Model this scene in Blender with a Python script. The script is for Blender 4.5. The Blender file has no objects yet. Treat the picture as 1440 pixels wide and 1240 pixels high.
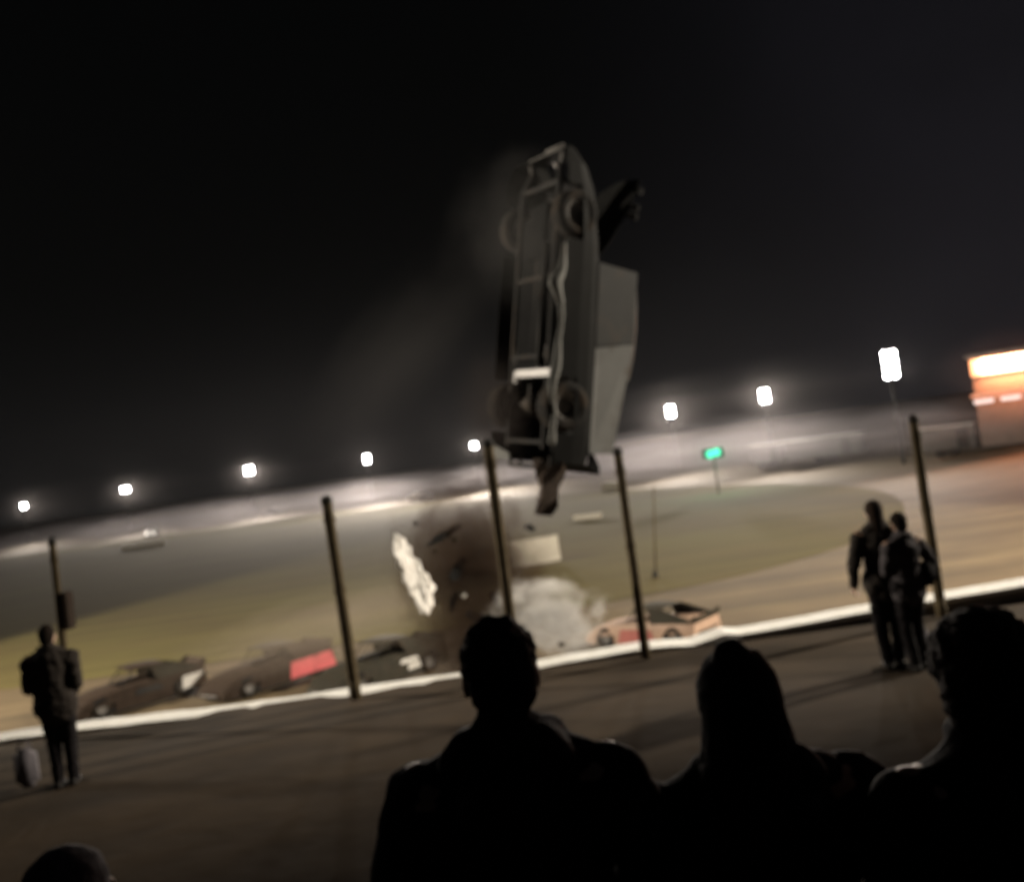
import bpy, bmesh, math, random
import numpy as np
from mathutils import Vector, Matrix, noise as mnoise

random.seed(7)
R = math.radians
scene = bpy.context.scene
COL = scene.collection

# ------------------------------------------------------------------ camera model
W0, H0, F = 1440.0, 1240.0, 1383.0
ROLL, HCAM, V0 = R(8.0), 2.82, 10.0
PITCH = math.atan(V0 / F)
CAM = Vector((0, 0, HCAM))
FWD = Vector((0, math.cos(PITCH), math.sin(PITCH)))
UP = Vector((0, -math.sin(PITCH), math.cos(PITCH)))
RGT = Vector((1, 0, 0))
ZT = -3.5          # level of the race track, below the spectators

def uv(x, y):
    dx, dy = x - 720, y - 620
    c, s = math.cos(ROLL), math.sin(ROLL)
    return dx * c - dy * s, dx * s + dy * c

def at(x, y, d):
    u, v = uv(x, y)
    return CAM + (FWD + RGT * (u / F) - UP * (v / F)) * d

def onz(x, y, z):
    u, v = uv(x, y)
    ray = FWD + RGT * (u / F) - UP * (v / F)
    return CAM + ray * ((z - HCAM) / ray.z)

# ------------------------------------------------------------------ materials
def nodes_of(m):
    m.use_nodes = True
    nt = m.node_tree
    return nt, nt.nodes, nt.links

def mat(name, c, rough=0.6, var=0.25, scale=6.0, bump=0.0, metal=0.0, c2=None, spec=None, dirt=0.0, dirt_c=(.05, .037, .026)):
    m = bpy.data.materials.new(name)
    nt, N, L = nodes_of(m)
    b = N['Principled BSDF']
    tc = N.new('ShaderNodeTexCoord')
    no = N.new('ShaderNodeTexNoise')
    no.inputs['Scale'].default_value = scale
    no.inputs['Detail'].default_value = 6
    no.inputs['Roughness'].default_value = .6
    L.new(tc.outputs['Object'], no.inputs['Vector'])
    rp = N.new('ShaderNodeValToRGB')
    lo = tuple(max(0, k * (1 - var)) for k in c) if c2 is None else c2
    rp.color_ramp.elements[0].position, rp.color_ramp.elements[1].position = .32, .68
    rp.color_ramp.elements[0].color = (*lo, 1)
    rp.color_ramp.elements[1].color = (*c, 1)
    L.new(no.outputs['Fac'], rp.inputs['Fac'])
    out = rp.outputs['Color']
    if dirt:
        n2 = N.new('ShaderNodeTexNoise')
        n2.inputs['Scale'].default_value = 2.3
        n2.inputs['Detail'].default_value = 8
        n2.inputs['Roughness'].default_value = .7
        L.new(tc.outputs['Object'], n2.inputs['Vector'])
        mr = N.new('ShaderNodeMapRange')
        mr.inputs['From Min'].default_value = .62 - dirt * .35
        mr.inputs['From Max'].default_value = .80 - dirt * .25
        L.new(n2.outputs['Fac'], mr.inputs['Value'])
        mx = N.new('ShaderNodeMix'); mx.data_type = 'RGBA'
        L.new(mr.outputs['Result'], mx.inputs['Factor'])
        L.new(out, mx.inputs['A'])
        mx.inputs['B'].default_value = (*dirt_c, 1)
        out = mx.outputs['Result']
    L.new(out, b.inputs['Base Color'])
    b.inputs['Roughness'].default_value = rough
    b.inputs['Metallic'].default_value = metal
    if spec is not None:
        b.inputs['Specular IOR Level'].default_value = spec
    if bump:
        bp = N.new('ShaderNodeBump')
        bp.inputs['Strength'].default_value = bump
        bp.inputs['Distance'].default_value = .03
        L.new(no.outputs['Fac'], bp.inputs['Height'])
        L.new(bp.outputs['Normal'], b.inputs['Normal'])
    return m

def emit(name, c, s):
    m = bpy.data.materials.new(name)
    nt, N, L = nodes_of(m)
    b = N['Principled BSDF']
    b.inputs['Base Color'].default_value = (.3, .3, .3, 1)
    b.inputs['Emission Color'].default_value = (*c, 1)
    b.inputs['Emission Strength'].default_value = s
    return m

def dust_mat(name, c, dens, nscale=2.2, lo=.42, hi=.7, aniso=.2, edge=(.15, .85), rag=1.1, rag_scale=2.3):
    m = bpy.data.materials.new(name)
    nt, N, L = nodes_of(m)
    N.remove(N['Principled BSDF'])
    pv = N.new('ShaderNodeVolumePrincipled')
    pv.inputs['Color'].default_value = (*c, 1)
    pv.inputs['Anisotropy'].default_value = aniso
    tc = N.new('ShaderNodeTexCoord')
    no = N.new('ShaderNodeTexNoise')
    no.inputs['Scale'].default_value = nscale
    no.inputs['Detail'].default_value = 4
    L.new(tc.outputs['Object'], no.inputs['Vector'])
    mr = N.new('ShaderNodeMapRange')
    mr.inputs['From Min'].default_value, mr.inputs['From Max'].default_value = lo, hi
    L.new(no.outputs['Fac'], mr.inputs['Value'])
    ln = N.new('ShaderNodeVectorMath'); ln.operation = 'LENGTH'
    L.new(tc.outputs['Object'], ln.inputs[0])
    fr = N.new('ShaderNodeMapRange'); fr.interpolation_type = 'SMOOTHSTEP'
    fr.inputs['From Min'].default_value, fr.inputs['From Max'].default_value = edge[1], edge[0]
    fr.inputs['To Min'].default_value, fr.inputs['To Max'].default_value = 0, 1
    n2 = N.new('ShaderNodeTexNoise'); n2.inputs['Scale'].default_value = rag_scale; n2.inputs['Detail'].default_value = 5; n2.inputs['Roughness'].default_value = .6
    L.new(tc.outputs['Object'], n2.inputs['Vector'])
    ma = N.new('ShaderNodeMath'); ma.operation = 'MULTIPLY_ADD'
    L.new(n2.outputs['Fac'], ma.inputs[0]); ma.inputs[1].default_value = rag; L.new(ln.outputs['Value'], ma.inputs[2])
    mb_ = N.new('ShaderNodeMath'); mb_.operation = 'SUBTRACT'; L.new(ma.outputs['Value'], mb_.inputs[0]); mb_.inputs[1].default_value = rag * .42
    L.new(mb_.outputs['Value'], fr.inputs['Value'])
    m1 = N.new('ShaderNodeMath'); m1.operation = 'MULTIPLY'
    L.new(mr.outputs['Result'], m1.inputs[0]); L.new(fr.outputs['Result'], m1.inputs[1])
    m2 = N.new('ShaderNodeMath'); m2.operation = 'MULTIPLY'
    L.new(m1.outputs['Value'], m2.inputs[0]); m2.inputs[1].default_value = dens
    L.new(m2.outputs['Value'], pv.inputs['Density'])
    L.new(pv.outputs['Volume'], N['Material Output'].inputs['Volume'])
    return m

# ------------------------------------------------------------------ mesh builder
class MB:
    def __init__(s):
        s.v, s.f = [], []
    def add(s, verts, faces):
        o = len(s.v)
        s.v += [tuple(p) for p in verts]
        s.f += [tuple(o + i for i in f) for f in faces]
    def box(s, c, size, mx=None, taper=1.0, bev=0.0):
        hx, hy, hz = (k / 2 for k in size)
        if bev:
            b = min(bev, hx * .9, hy * .9, hz * .9)
            bm = bmesh.new()
            bmesh.ops.create_cube(bm, size=1.0, matrix=Matrix.Diagonal((size[0], size[1], size[2], 1)))
            bmesh.ops.bevel(bm, geom=bm.edges[:], offset=b, segments=2, affect='EDGES')
            pts = [Vector(v.co) for v in bm.verts]
            bm.verts.index_update()
            fs = [tuple(v.index for v in f.verts) for f in bm.faces]
            bm.free()
        else:
            pts = [Vector((sx * hx * (taper if sz > 0 else 1), sy * hy * (taper if sz > 0 else 1), sz * hz))
                   for sz in (-1, 1) for sy in (-1, 1) for sx in (-1, 1)]
            fs = [(0, 2, 3, 1), (4, 5, 7, 6), (0, 1, 5, 4), (2, 6, 7, 3), (0, 4, 6, 2), (1, 3, 7, 5)]
        if mx is not None:
            pts = [mx @ p for p in pts]
        s.add([p + Vector(c) for p in pts], fs)
    def tube(s, p0, p1, r0, r1=None, n=12, cap=True):
        p0, p1 = Vector(p0), Vector(p1)
        r1 = r0 if r1 is None else r1
        d = (p1 - p0).normalized()
        a = d.orthogonal().normalized(); b = d.cross(a)
        vs = []
        for p, r in ((p0, r0), (p1, r1)):
            for k in range(n):
                t = 2 * math.pi * k / n
                vs.append(p + (a * math.cos(t) + b * math.sin(t)) * r)
        fs = [(k, (k + 1) % n, n + (k + 1) % n, n + k) for k in range(n)]
        if cap:
            fs += [tuple(range(n - 1, -1, -1)), tuple(range(n, 2 * n))]
        s.add(vs, fs)
    def plate(s, pts, th):
        """A flat polygon given thickness along its normal."""
        P = [Vector(p) for p in pts]
        nrm = (P[1] - P[0]).cross(P[2] - P[0]).normalized() * (th / 2)
        n = len(P)
        s.add([p + nrm for p in P] + [p - nrm for p in P],
              [tuple(range(n)), tuple(range(2 * n - 1, n - 1, -1))] +
              [(k, n + k, n + (k + 1) % n, (k + 1) % n) for k in range(n)])
    def lathe(s, prof, axis, c, n=28):
        """prof: list of (radius, offset along axis); closed loop if first == last."""
        ax = Vector(axis).normalized(); a = ax.orthogonal().normalized(); b = ax.cross(a)
        c = Vector(c); m = len(prof); vs = []
        for k in range(n):
            t = 2 * math.pi * k / n
            for r, o in prof:
                vs.append(c + ax * o + (a * math.cos(t) + b * math.sin(t)) * r)
        fs = []
        for k in range(n):
            for j in range(m - 1):
                fs.append((k * m + j, k * m + j + 1, ((k + 1) % n) * m + j + 1, ((k + 1) % n) * m + j))
        s.add(vs, fs)
    def build(s, name, material, parent=None, smooth=False):
        me = bpy.data.meshes.new(name)
        me.from_pydata(s.v, [], s.f)
        bm = bmesh.new(); bm.from_mesh(me)
        bmesh.ops.recalc_face_normals(bm, faces=bm.faces)
        bm.to_mesh(me); bm.free()
        return link(name, me, material, parent, smooth)

def link(name, me, material, parent=None, smooth=False):
    me.name = name
    o = bpy.data.objects.new(name, me)
    COL.objects.link(o)
    if isinstance(material, (list, tuple)):
        for m in material: me.materials.append(m)
    else:
        me.materials.append(material)
    if smooth:
        for p in me.polygons: p.use_smooth = True
    if parent is not None:
        o.parent = parent
    return o

def empty(name, loc=(0, 0, 0), rz=0.0):
    o = bpy.data.objects.new(name, None)
    COL.objects.link(o)
    o.location = loc; o.rotation_euler = (0, 0, rz)
    o.empty_display_size = .2
    return o

def tag(o, label=None, cat=None, group=None, kind=None):
    if label: o['label'] = label
    if cat: o['category'] = cat
    if group: o['group'] = group
    if kind: o['kind'] = kind
    return o

def copy_tree(o, parent=None):
    c = o.copy(); COL.objects.link(c); c.parent = parent
    for ch in [k for k in bpy.data.objects if k.parent == o]:
        copy_tree(ch, c)
    return c

# ------------------------------------------------------------------ palette
M = {}
M['dirt'] = mat('track_dirt', (.142, .104, .054), .85, .30, .35, .5, c2=(.106, .075, .040), spec=.25)
M['infield'] = mat('infield_turf', (.108, .093, .029), .95, .3, .10, .4, c2=(.092, .070, .027), spec=.1)
M['asphalt'] = mat('walkway_dirt', (.052, .034, .0180), .9, .35, .8, .5, c2=(.027, .0172, .0090), spec=.2)
M['wall_white'] = mat('white_painted_concrete', (.90, .90, .88), .65, .2, 7, .25, c2=(.74, .72, .67))
M['wall_grey'] = mat('raw_concrete', (.20, .18, .155), .85, .3, 5, .4)
M['post'] = mat('weathered_post_wood', (.085, .064, .036), .85, .4, 9, .4, spec=0.08)
M['black_cloth'] = mat('black_cloth', (.012, .010, .011), .9, .4, 20, .3, spec=.1)
M['dark_cloth'] = mat('dark_brown_cloth', (.030, .024, .020), .9, .4, 20, .3, spec=.15)
M['grey_cloth'] = mat('charcoal_grey_cloth', (.075, .066, .070), .9, .3, 20, .3, spec=.15)
M['pale_cloth'] = mat('pale_grey_cloth', (.17, .155, .17), .9, .25, 18, .3, spec=.15)
M['denim'] = mat('dark_denim', (.030, .030, .040), .9, .3, 30, .2, spec=.15)
M['skin'] = mat('skin', (.42, .26, .18), .55, .12, 12)
M['hair'] = mat('dark_hair', (.014, .009, .006), 0.8, .4, 60, .6, spec=0.08)
M['hair_brown'] = mat('brown_hair', (.030, .018, .012), 0.8, .4, 60, .6, spec=0.08)
M['shoe'] = mat('dark_shoe', (.02, .018, .017), .6, .3, 20, spec=0.1)
M['rubber'] = mat('tyre_rubber', (.022, .021, .020), .85, .4, 8, .3, dirt=.45, spec=0.05)
M['steel'] = mat('dull_steel', (.18, .17, .16), 0.6, .3, 12, .1, metal=.2, dirt=.35, spec=0.2)
M['black_steel'] = mat('black_frame_steel', (.03, .029, .028), 0.7, .3, 12, .1, metal=0.0, dirt=.4, spec=0.1)
M['bar_white'] = mat('white_axle_paint', (.36, .34, .33), .45, .2, 9)
M['body_black'] = mat('black_body_paint', (.0075, .0075, .007), 0.7, .25, 3, .05, spec=0.04)
M['body_grey'] = mat('light_grey_body_paint', (.112, .112, .108), 0.6, .15, 3, .05, dirt=.18, spec=0.15)
M['body_grey_dull'] = mat('grey_body_paint', (.030, .030, .029), 0.6, .15, 3, .05, dirt=.2, spec=0.08)
M['sill'] = mat('bare_aluminium_sill', (.13, .13, .122), 0.65, .2, 5, .1, metal=.1, dirt=.15, spec=0.1)
M['body_red'] = mat('red_body_paint', (.60, .12, .125), 0.55, .2, 3, .05, dirt=.15, spec=0.2)
M['body_cream'] = mat('cream_body_paint', (.40, .27, .195), 0.55, .12, 3, .05, dirt=.12, spec=0.2)
M['body_coral'] = mat('coral_paint', (.40, .125, .105), .4, .2, 3, .05, dirt=.1)
M['body_brown'] = mat('dark_brown_body_paint', (.042, .029, .021), 0.7, .3, 3, .05, dirt=.35, spec=0.08)
M['body_olive'] = mat('dark_olive_body_paint', (.042, .038, .028), 0.7, .3, 3, .05, dirt=.35, spec=0.08)
M['body_white'] = mat('white_body_paint', (.70, .68, .64), .4, .12, 4, .05, dirt=.12)
M['number_white'] = mat('white_number_panel', (.60, .58, .54), .5, .08, 4)
M['pole'] = mat('galvanised_pole', (.05, .05, .05), .7, .2, 6, spec=.1)
M['board'] = mat('cream_board_paint', (.42, .385, .32), .7, .1, 2)
M['shed'] = mat('dusty_shed_cladding', (.24, .19, .17), .7, .2, 2)
M['roofing'] = mat('pale_roof_sheet', (.55, .52, .50), .5, .2, 2)
M['clod'] = mat('dirt_clod', (.05, .038, .026), .95, .4, 10, .6, spec=0.05)
M['dark_hole'] = mat('cockpit_black', (.010, .010, .010), 0.9, .3, 6, spec=0.03)
M['lamp'] = emit('flood_lamp_lens', (1.0, .97, .95), 26)
M['lamp_far'] = emit('distant_flood_lens', (1.0, .97, .98), 55)
M['orange'] = emit('orange_lit_fascia', (1.0, .36, .14), 1.9)
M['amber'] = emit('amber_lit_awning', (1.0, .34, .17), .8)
M['tube'] = emit('warm_tube_light', (1.0, .74, .66), 1.3)
M['green'] = emit('green_signal_lens', (.01, .62, .30), 1.6)
M['head'] = emit('headlamp_lens', (1.0, .95, .85), 5.0)

def grooves(m, k=.5):
    nt = m.node_tree; N, L = nt.nodes, nt.links
    b = N['Principled BSDF']; src = b.inputs['Base Color'].links[0].from_socket
    tc = N.new('ShaderNodeTexCoord'); mp = N.new('ShaderNodeMapping'); mp.inputs['Scale'].default_value = (.035, .9, .9); mp.inputs['Rotation'].default_value = (0, 0, R(-4))
    L.new(tc.outputs['Object'], mp.inputs['Vector'])
    no = N.new('ShaderNodeTexNoise'); no.inputs['Scale'].default_value = 1.0; no.inputs['Detail'].default_value = 7; no.inputs['Roughness'].default_value = .65
    L.new(mp.outputs['Vector'], no.inputs['Vector'])
    mr = N.new('ShaderNodeMapRange'); mr.inputs['From Min'].default_value, mr.inputs['From Max'].default_value = .35, .65
    mr.inputs['To Min'].default_value, mr.inputs['To Max'].default_value = 1 - k, 1.08
    L.new(no.outputs['Fac'], mr.inputs['Value'])
    mx = N.new('ShaderNodeMix'); mx.data_type = 'RGBA'; mx.blend_type = 'MULTIPLY'; mx.inputs['Factor'].default_value = 1
    L.new(src, mx.inputs['A']); L.new(mr.outputs['Result'], mx.inputs['B']); L.new(mx.outputs['Result'], b.inputs['Base Color'])
grooves(M['dirt'], .45); grooves(M['infield'], .25); grooves(M['asphalt'], .3)

# ------------------------------------------------------------------ the ground
INF = [(-86, 168), (-58, 171), (-32, 163), (-14, 146), (-1, 127), (14, 105), (23, 86), (25, 70), (22, 56), (17, 46.5), (10, 40),
       (2, 37), (-10, 36), (-30, 38), (-60, 48), (-90, 75), (-108, 110), (-104, 148)]
def smooth_loop(pts, it=3):
    for _ in range(it):
        q = []
        for i in range(len(pts)):
            a, b = Vector(pts[i]), Vector(pts[(i + 1) % len(pts)])
            q += [tuple(a * .75 + b * .25), tuple(a * .25 + b * .75)]
        pts = q
    return pts
INF = smooth_loop(INF, 2)
PA = np.array(INF); PB = np.roll(PA, -1, 0)

def infield_dist(x, y):
    p = np.array((x, y)); d = PB - PA
    t = np.clip(((p - PA) * d).sum(1) / (d * d).sum(1), 0, 1)
    q = PA + d * t[:, None] - p
    dist = math.sqrt((q * q).sum(1).min())
    c = ((PA[:, 1] > y) != (PB[:, 1] > y))
    with np.errstate(divide='ignore', invalid='ignore'):
        xi = PA[:, 0] + (y - PA[:, 1]) / (PB[:, 1] - PA[:, 1]) * d[:, 0]
    return -dist if (c & (x < xi)).sum() % 2 else dist

def sstep(a, b, t):
    t = min(1, max(0, (t - a) / (b - a)))
    return t * t * (3 - 2 * t)

def terrain_z(x, y, s=None):
    z = ZT
    z += (-.06 - ZT) * sstep(18.5, 12.7, y)
    if y > 30:
        s = infield_dist(x, y) if s is None else s
        w = sstep(38, 58, y)
        z += w * 1.4 * sstep(4, 22, s)
    if s is None or s > .5:
        z += .05 * mnoise.noise((x * .22, y * .22, 0)) * sstep(.5, 3, 3 if s is None else s)
    return z

def spaced(a, b, fine, coarse, centre, width):
    out, t = [], a
    while t < b:
        out.append(t)
        t += fine + (coarse - fine) * min(1, max(0, (abs(t - centre) - width) / (width * 3)))
    return out + [b]
xs = spaced(-420, 420, 2.4, 16, 0, 75)
ys = [12.7] + [13 + .6 * k for k in range(11)] + spaced(20, 620, 2.2, 18, 100, 90)
vs, fs = [], []
for y in ys:
    for x in xs:
        vs.append((x, y, terrain_z(x, y)))
nx = len(xs)
for j in range(len(ys) - 1):
    for i in range(nx - 1):
        fs.append((j * nx + i, j * nx + i + 1, (j + 1) * nx + i + 1, (j + 1) * nx + i))
g = MB(); g.add(vs, fs)
tag(g.build('ground', M['dirt'], None, True), 'brown dirt race track and its banking around the infield', 'ground', kind='structure')

bm = bmesh.new()
bv = [bm.verts.new((x, y, ZT + .012)) for x, y in INF]
bmesh.ops.triangulate(bm, faces=[bm.faces.new(bv)])
me = bpy.data.meshes.new('infield'); bm.to_mesh(me); bm.free()
tag(link('infield', me, M['infield']), 'olive brown infield turf inside the dirt oval', 'infield', kind='structure')

g = MB()
wxs = spaced(-420, 420, 1.2, 40, 0, 14)
wys = [-60, -20, -6, 0] + [.9 * k for k in range(1, 14)] + [12.72]
vs, fs = [], []
for y in wys:
    for x in wxs:
        vs.append((x, y, .025 * mnoise.noise((x * .5, y * .5, 3)) if -6 < y < 12.2 else 0))
nx = len(wxs)
for j in range(len(wys) - 1):
    for i in range(nx - 1):
        fs.append((j * nx + i, j * nx + i + 1, (j + 1) * nx + i + 1, (j + 1) * nx + i))
g.add(vs, fs)
tag(g.build('path', M['asphalt'], None, True), 'dark trodden ground between the spectators and the barrier', 'path', kind='structure')

# ------------------------------------------------------------------ barrier wall with a white top
WALL_D = 12.62
linepts = [(-260, 1072), (-60, 1044), (120, 1019), (300, 1000), (420, 984), (500, 971), (630, 954), (760, 933), (840, 918), (903, 907), (970, 902),
           (1016, 887), (1040, 887), (1100, 877), (1210, 857), (1320, 838), (1440, 818), (1600, 796), (1900, 752)]
tops = []
dense = []
for (a, b) in zip(linepts, linepts[1:]):
    n = max(2, int((b[0] - a[0]) / 28))
    for k in range(n):
        t = k / n
        dense.append((a[0] + (b[0] - a[0]) * t, a[1] + (b[1] - a[1]) * t))
dense.append(linepts[-1])
capb, wb = MB(), MB()
ring, wring = [], []
for (x, y) in dense:
    p = at(x, y, WALL_D + .05)
    n1 = .014 * mnoise.noise((p.x * 2.3, 0, 0)); n2 = .02 * mnoise.noise((p.x * 1.1, 5, 0)) + .012 * mnoise.noise((p.x * 7, 2, 0))
    z = p.z + n1
    y0, y1 = p.y - .22 + n2, p.y + .26 + n2
    ring.append([(p.x, y0, z - .055), (p.x, y0 + .03, z - .004), (p.x, y1 - .03, z + .006), (p.x, y1, z - .055)])
    wring.append([(p.x, y0 + .05, -.12), (p.x, y0 + .02, z - .058), (p.x, y1 - .02, z - .058), (p.x, y1 + .04, -.7)])
for mb, rg in ((capb, ring), (wb, wring)):
    m = 4
    mb.add([q for r in rg for q in r],
           [(i * m + j, i * m + (j + 1) % m, (i + 1) * m + (j + 1) % m, (i + 1) * m + j) for i in range(len(rg) - 1) for j in range(m)]
           + [tuple(range(m)), tuple(range((len(rg) - 1) * m, len(rg) * m))])
wall = wb.build('barrier_wall', M['wall_grey'])
tag(wall, 'low concrete kerb wall with a bright white painted top along the track edge', 'barrier')
capb.build('coping', M['wall_white'], wall)

# ------------------------------------------------------------------ fence posts
def fence_post(top, base, w, label, box=False):
    d = 12.25; w *= .88
    a = at(*base, d); b = at(*top, d)
    root_z = -.05
    ax = (b - a).normalized()
    foot = a + ax * ((root_z - a.z) / ax.z)
    e = empty('fence_post', foot)
    mb = MB()
    hgt = (b - foot).length
    ax2 = (b - foot)
    n = 9
    for k in range(n):
        t0, t1 = k / n, (k + 1) / n
        j0 = Vector((.006 * mnoise.noise((t0 * 4, foot.x, 1)), 0, 0)); j1 = Vector((.006 * mnoise.noise((t1 * 4, foot.x, 1)), 0, 0))
        mb.tube(ax2 * t0 + j0, ax2 * t1 + j1, w * (1.0 - .12 * t0), w * (1.0 - .12 * t1), 10, cap=(k in (0, n - 1)))
    mb.build('post_shaft', M['post'], e, True)
    c = MB(); c.lathe([(0, .05), (w * .75, .035), (w * .98, 0), (w * .98, -.05), (0, -.05)], ax2, ax2 * 1.0, 12)
    c.build('post_cap', M['black_steel'], e, True)
    for t in (.55, .90):
        hk = MB()
        hk.lathe([(w * 1.02, -.02), (w * 1.10, -.02), (w * 1.10, .02), (w * 1.02, .02), (w * 1.02, -.02)], ax2, ax2 * t, 12)
        hk.build('strap_band', M['post'], e)
    if box:
        bx = MB()
        m3 = ax2.normalized().to_track_quat('Z', 'Y').to_matrix()
        bx.box(at(94, 858, d - .12) - foot, (.17, .12, .46), m3, bev=.02)
        bx.build('junction_box', M['body_brown'], e)
    tag(e, label, 'post', 'fence posts along the barrier')
fence_post((73, 760), (100, 1010), .058, 'fence post behind the dark figure, carrying a brown box', True)
fence_post((459, 702), (500, 978), .085, 'stout fence post beside the red race car')
fence_post((686, 622), (727, 945), .085, 'tallest fence post, directly behind the bare dark head in the middle')
fence_post((868, 634), (907, 912), .070, 'fence post standing in front of the cream race car')
fence_post((1284, 588), (1322, 846), .075, 'fence post beside the two people standing close together')

# ------------------------------------------------------------------ flood-light poles
def spot(name, parent, loc, target, energy, size, blend, radius=.6, col=(1, .95, .88)):
    L = bpy.data.lights.new(name, 'SPOT')
    L.energy = energy; L.spot_size = size; L.spot_blend = blend; L.shadow_soft_size = radius; L.color = col
    o = bpy.data.objects.new(name, L); COL.objects.link(o)
    o.parent = parent
    o.location = loc
    d = Vector(target) - (parent.location + Vector(loc))
    o.rotation_euler = d.to_track_quat('-Z', 'Y').to_euler()
    return o

def flood_pole(foot, hgt, rows, cols, pitch, lens_r, target, energy, label, group, lens='lamp_far', size=R(150), col=(1, .95, .9), lamp=True, blend=1.0):
    e = empty('floodlight_pole', foot)
    f = Vector(foot)
    mb = MB(); mb.tube((0, 0, -.5), (0, 0, hgt + .3), .16, .10, 12)
    mb.build('pole', M['pole'], e, True)
    d = Vector(target) - f; d.z = 0; d.normalize()
    side = Vector((-d.y, d.x, 0))
    arm = MB()
    for r in range(rows):
        z = hgt - r * pitch
        arm.tube(-side * (pitch * cols / 2) + Vector((0, 0, z)), side * (pitch * cols / 2) + Vector((0, 0, z)), .05, .05, 8)
    arm.build('crossarm', M['pole'], e)
    dd = (d * 1.0 + Vector((0, 0, -.18))).normalized()
    for r in range(rows):
        for c in range(cols):
            p = side * ((c - (cols - 1) / 2) * pitch) + Vector((0, 0, hgt - r * pitch)) + d * .12
            h = MB()
            h.lathe([(.0, 0), (lens_r * .45, .0), (lens_r * 1.08, .30), (lens_r * 1.08, .36), (lens_r * .98, .36), (lens_r * .9, .28)], dd, p, 16)
            hd = h.build('floodlight', M['pole'], e, True)
            q = MB()
            q.lathe([(.0, .34), (lens_r * .6, .33), (lens_r * .95, .30)], dd, p, 16)
            q.build('lens', M[lens], hd, True)
    if lamp:
        spot('flood_beam', e, Vector((0, 0, hgt - (rows - 1) * pitch / 2)) + d * .9, target, energy, size, blend, .8, col)
    tag(e, label, 'floodlight pole', group)
    return e

FARG = 'floodlights along the back straight'
far = [  # image x, y, depth, rows, cols, label
    (33, 711, 190, 2, 2, 'farthest left floodlight pole, cut by the edge of the frame'),
    (176, 688, 188, 2, 3, 'floodlight pole above the far white car with its lamp lit'),
    (350, 661, 186, 3, 3, 'bright floodlight pole above the tiny far grey car on the banking'),
    (516, 645, 172, 3, 2, 'floodlight pole between the two stout fence posts, over the far banking'),
    (667, 626, 158, 2, 2, 'floodlight pole next to the tip of the tallest fence post'),
    (943, 578, 124, 3, 2, 'floodlight pole between the upended car and the green light'),
    (1075, 556, 106, 3, 2, 'floodlight pole on the far side of the green light'),
    (1251, 512, 84, 4, 2, 'largest floodlight pole, a tall stack of lamps near the orange shed'),
]
for (x, y, d, r, c, lab), kf in zip(far, (.30, .45, .8, 1.4, 1.7, .85, .85, .6)):
    p = at(x, y, d)
    gz = terrain_z(p.x, p.y)
    pit = .50 if d > 100 else .62
    top = p.z + pit * (r - 1) / 2
    tgt = (p.x * .6 - 3, p.y - 55, ZT + 1)
    flood_pole((p.x, p.y, gz), top - gz, r, c, pit, .24 if d > 100 else .29, tgt, 50000 * kf * (d / 120) ** 1.2, lab, FARG, size=R(90), col=(1, .88, .76))

NEARG = 'tall floodlights at the ends of the home straight'
flood_pole((36, 22, -2.6), 16.5, 2, 4, .9, .36, (-6, 40, ZT), 122000, 'tall floodlight pole past the right end of the home straight', NEARG, 'lamp', R(89), (1, .89, .73), blend=.22)
flood_pole((-38, 24, -2.6), 16.5, 2, 4, .9, .36, (-2, 40, ZT), 100000, 'tall floodlight pole past the left end of the home straight', NEARG, 'lamp', R(91), (1, .89, .73), blend=.22)

# ------------------------------------------------------------------ race cars
def car_shell(open_bottom=True, nose=2.35, hood=True):
    #   y, hw bottom, hw top, z bottom, z shoulder, z top
    S = [(-2.30, .93, .80, .22, .70, .84), (-2.02, .95, .84, .14, .72, .87), (-1.86, .96, .85, .13, .72, .88), (-1.04, .97, .86, .13, .70, .86), (-.20, .97, .86, .12, .68, .83),
         (.62, .97, .85, .12, .66, .80), (.98, .97, .84, .12, .64, .77), (1.78, .95, .80, .12, .56, .66), (2.10, .92, .74, .12, .46, .55), (nose, .80, .62, .15, .32, .40)]
    vs, fs = [], []
    for (y, hb, ht, zb, zs, zt) in S:
        hm = hb * .985
        zm = zb + (zs - zb) * .62
        vs += [(-hb, y, zb), (-hm, y, zm), (-(hm + ht) / 2 - .02, y, zs), (-ht, y, zt), (-ht * .45, y, zt + .03), (0, y, zt + .035),
               (ht * .45, y, zt + .03), (ht, y, zt), ((hm + ht) / 2 + .02, y, zs), (hm, y, zm), (hb, y, zb)]
    m = 11
    arches = ((2, 3), (6, 7))
    for i in range(len(S) - 1):
        for j in range(m - 1):
            if (i, i + 1) in arches and j in (0, m - 2):
                continue
            cock = i in (3, 4) and j in (4, 5)
            if cock: continue
            if not hood and i >= 5 and i < 9 and j in (4, 5): continue
            fs.append((i * m + j, i * m + j + 1, (i + 1) * m + j + 1, (i + 1) * m + j))
    fs.append(tuple(range(m)))
    fs.append(tuple(range((len(S) - 1) * m, len(S) * m)))
    return vs, fs

def solid(o, th):
    md = o.modifiers.new('thickness', 'SOLIDIFY'); md.thickness = th; md.offset = -1
    bv = o.modifiers.new('edge', 'BEVEL'); bv.width = .012; bv.segments = 2; bv.limit_method = 'ANGLE'; bv.angle_limit = R(35)

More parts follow.
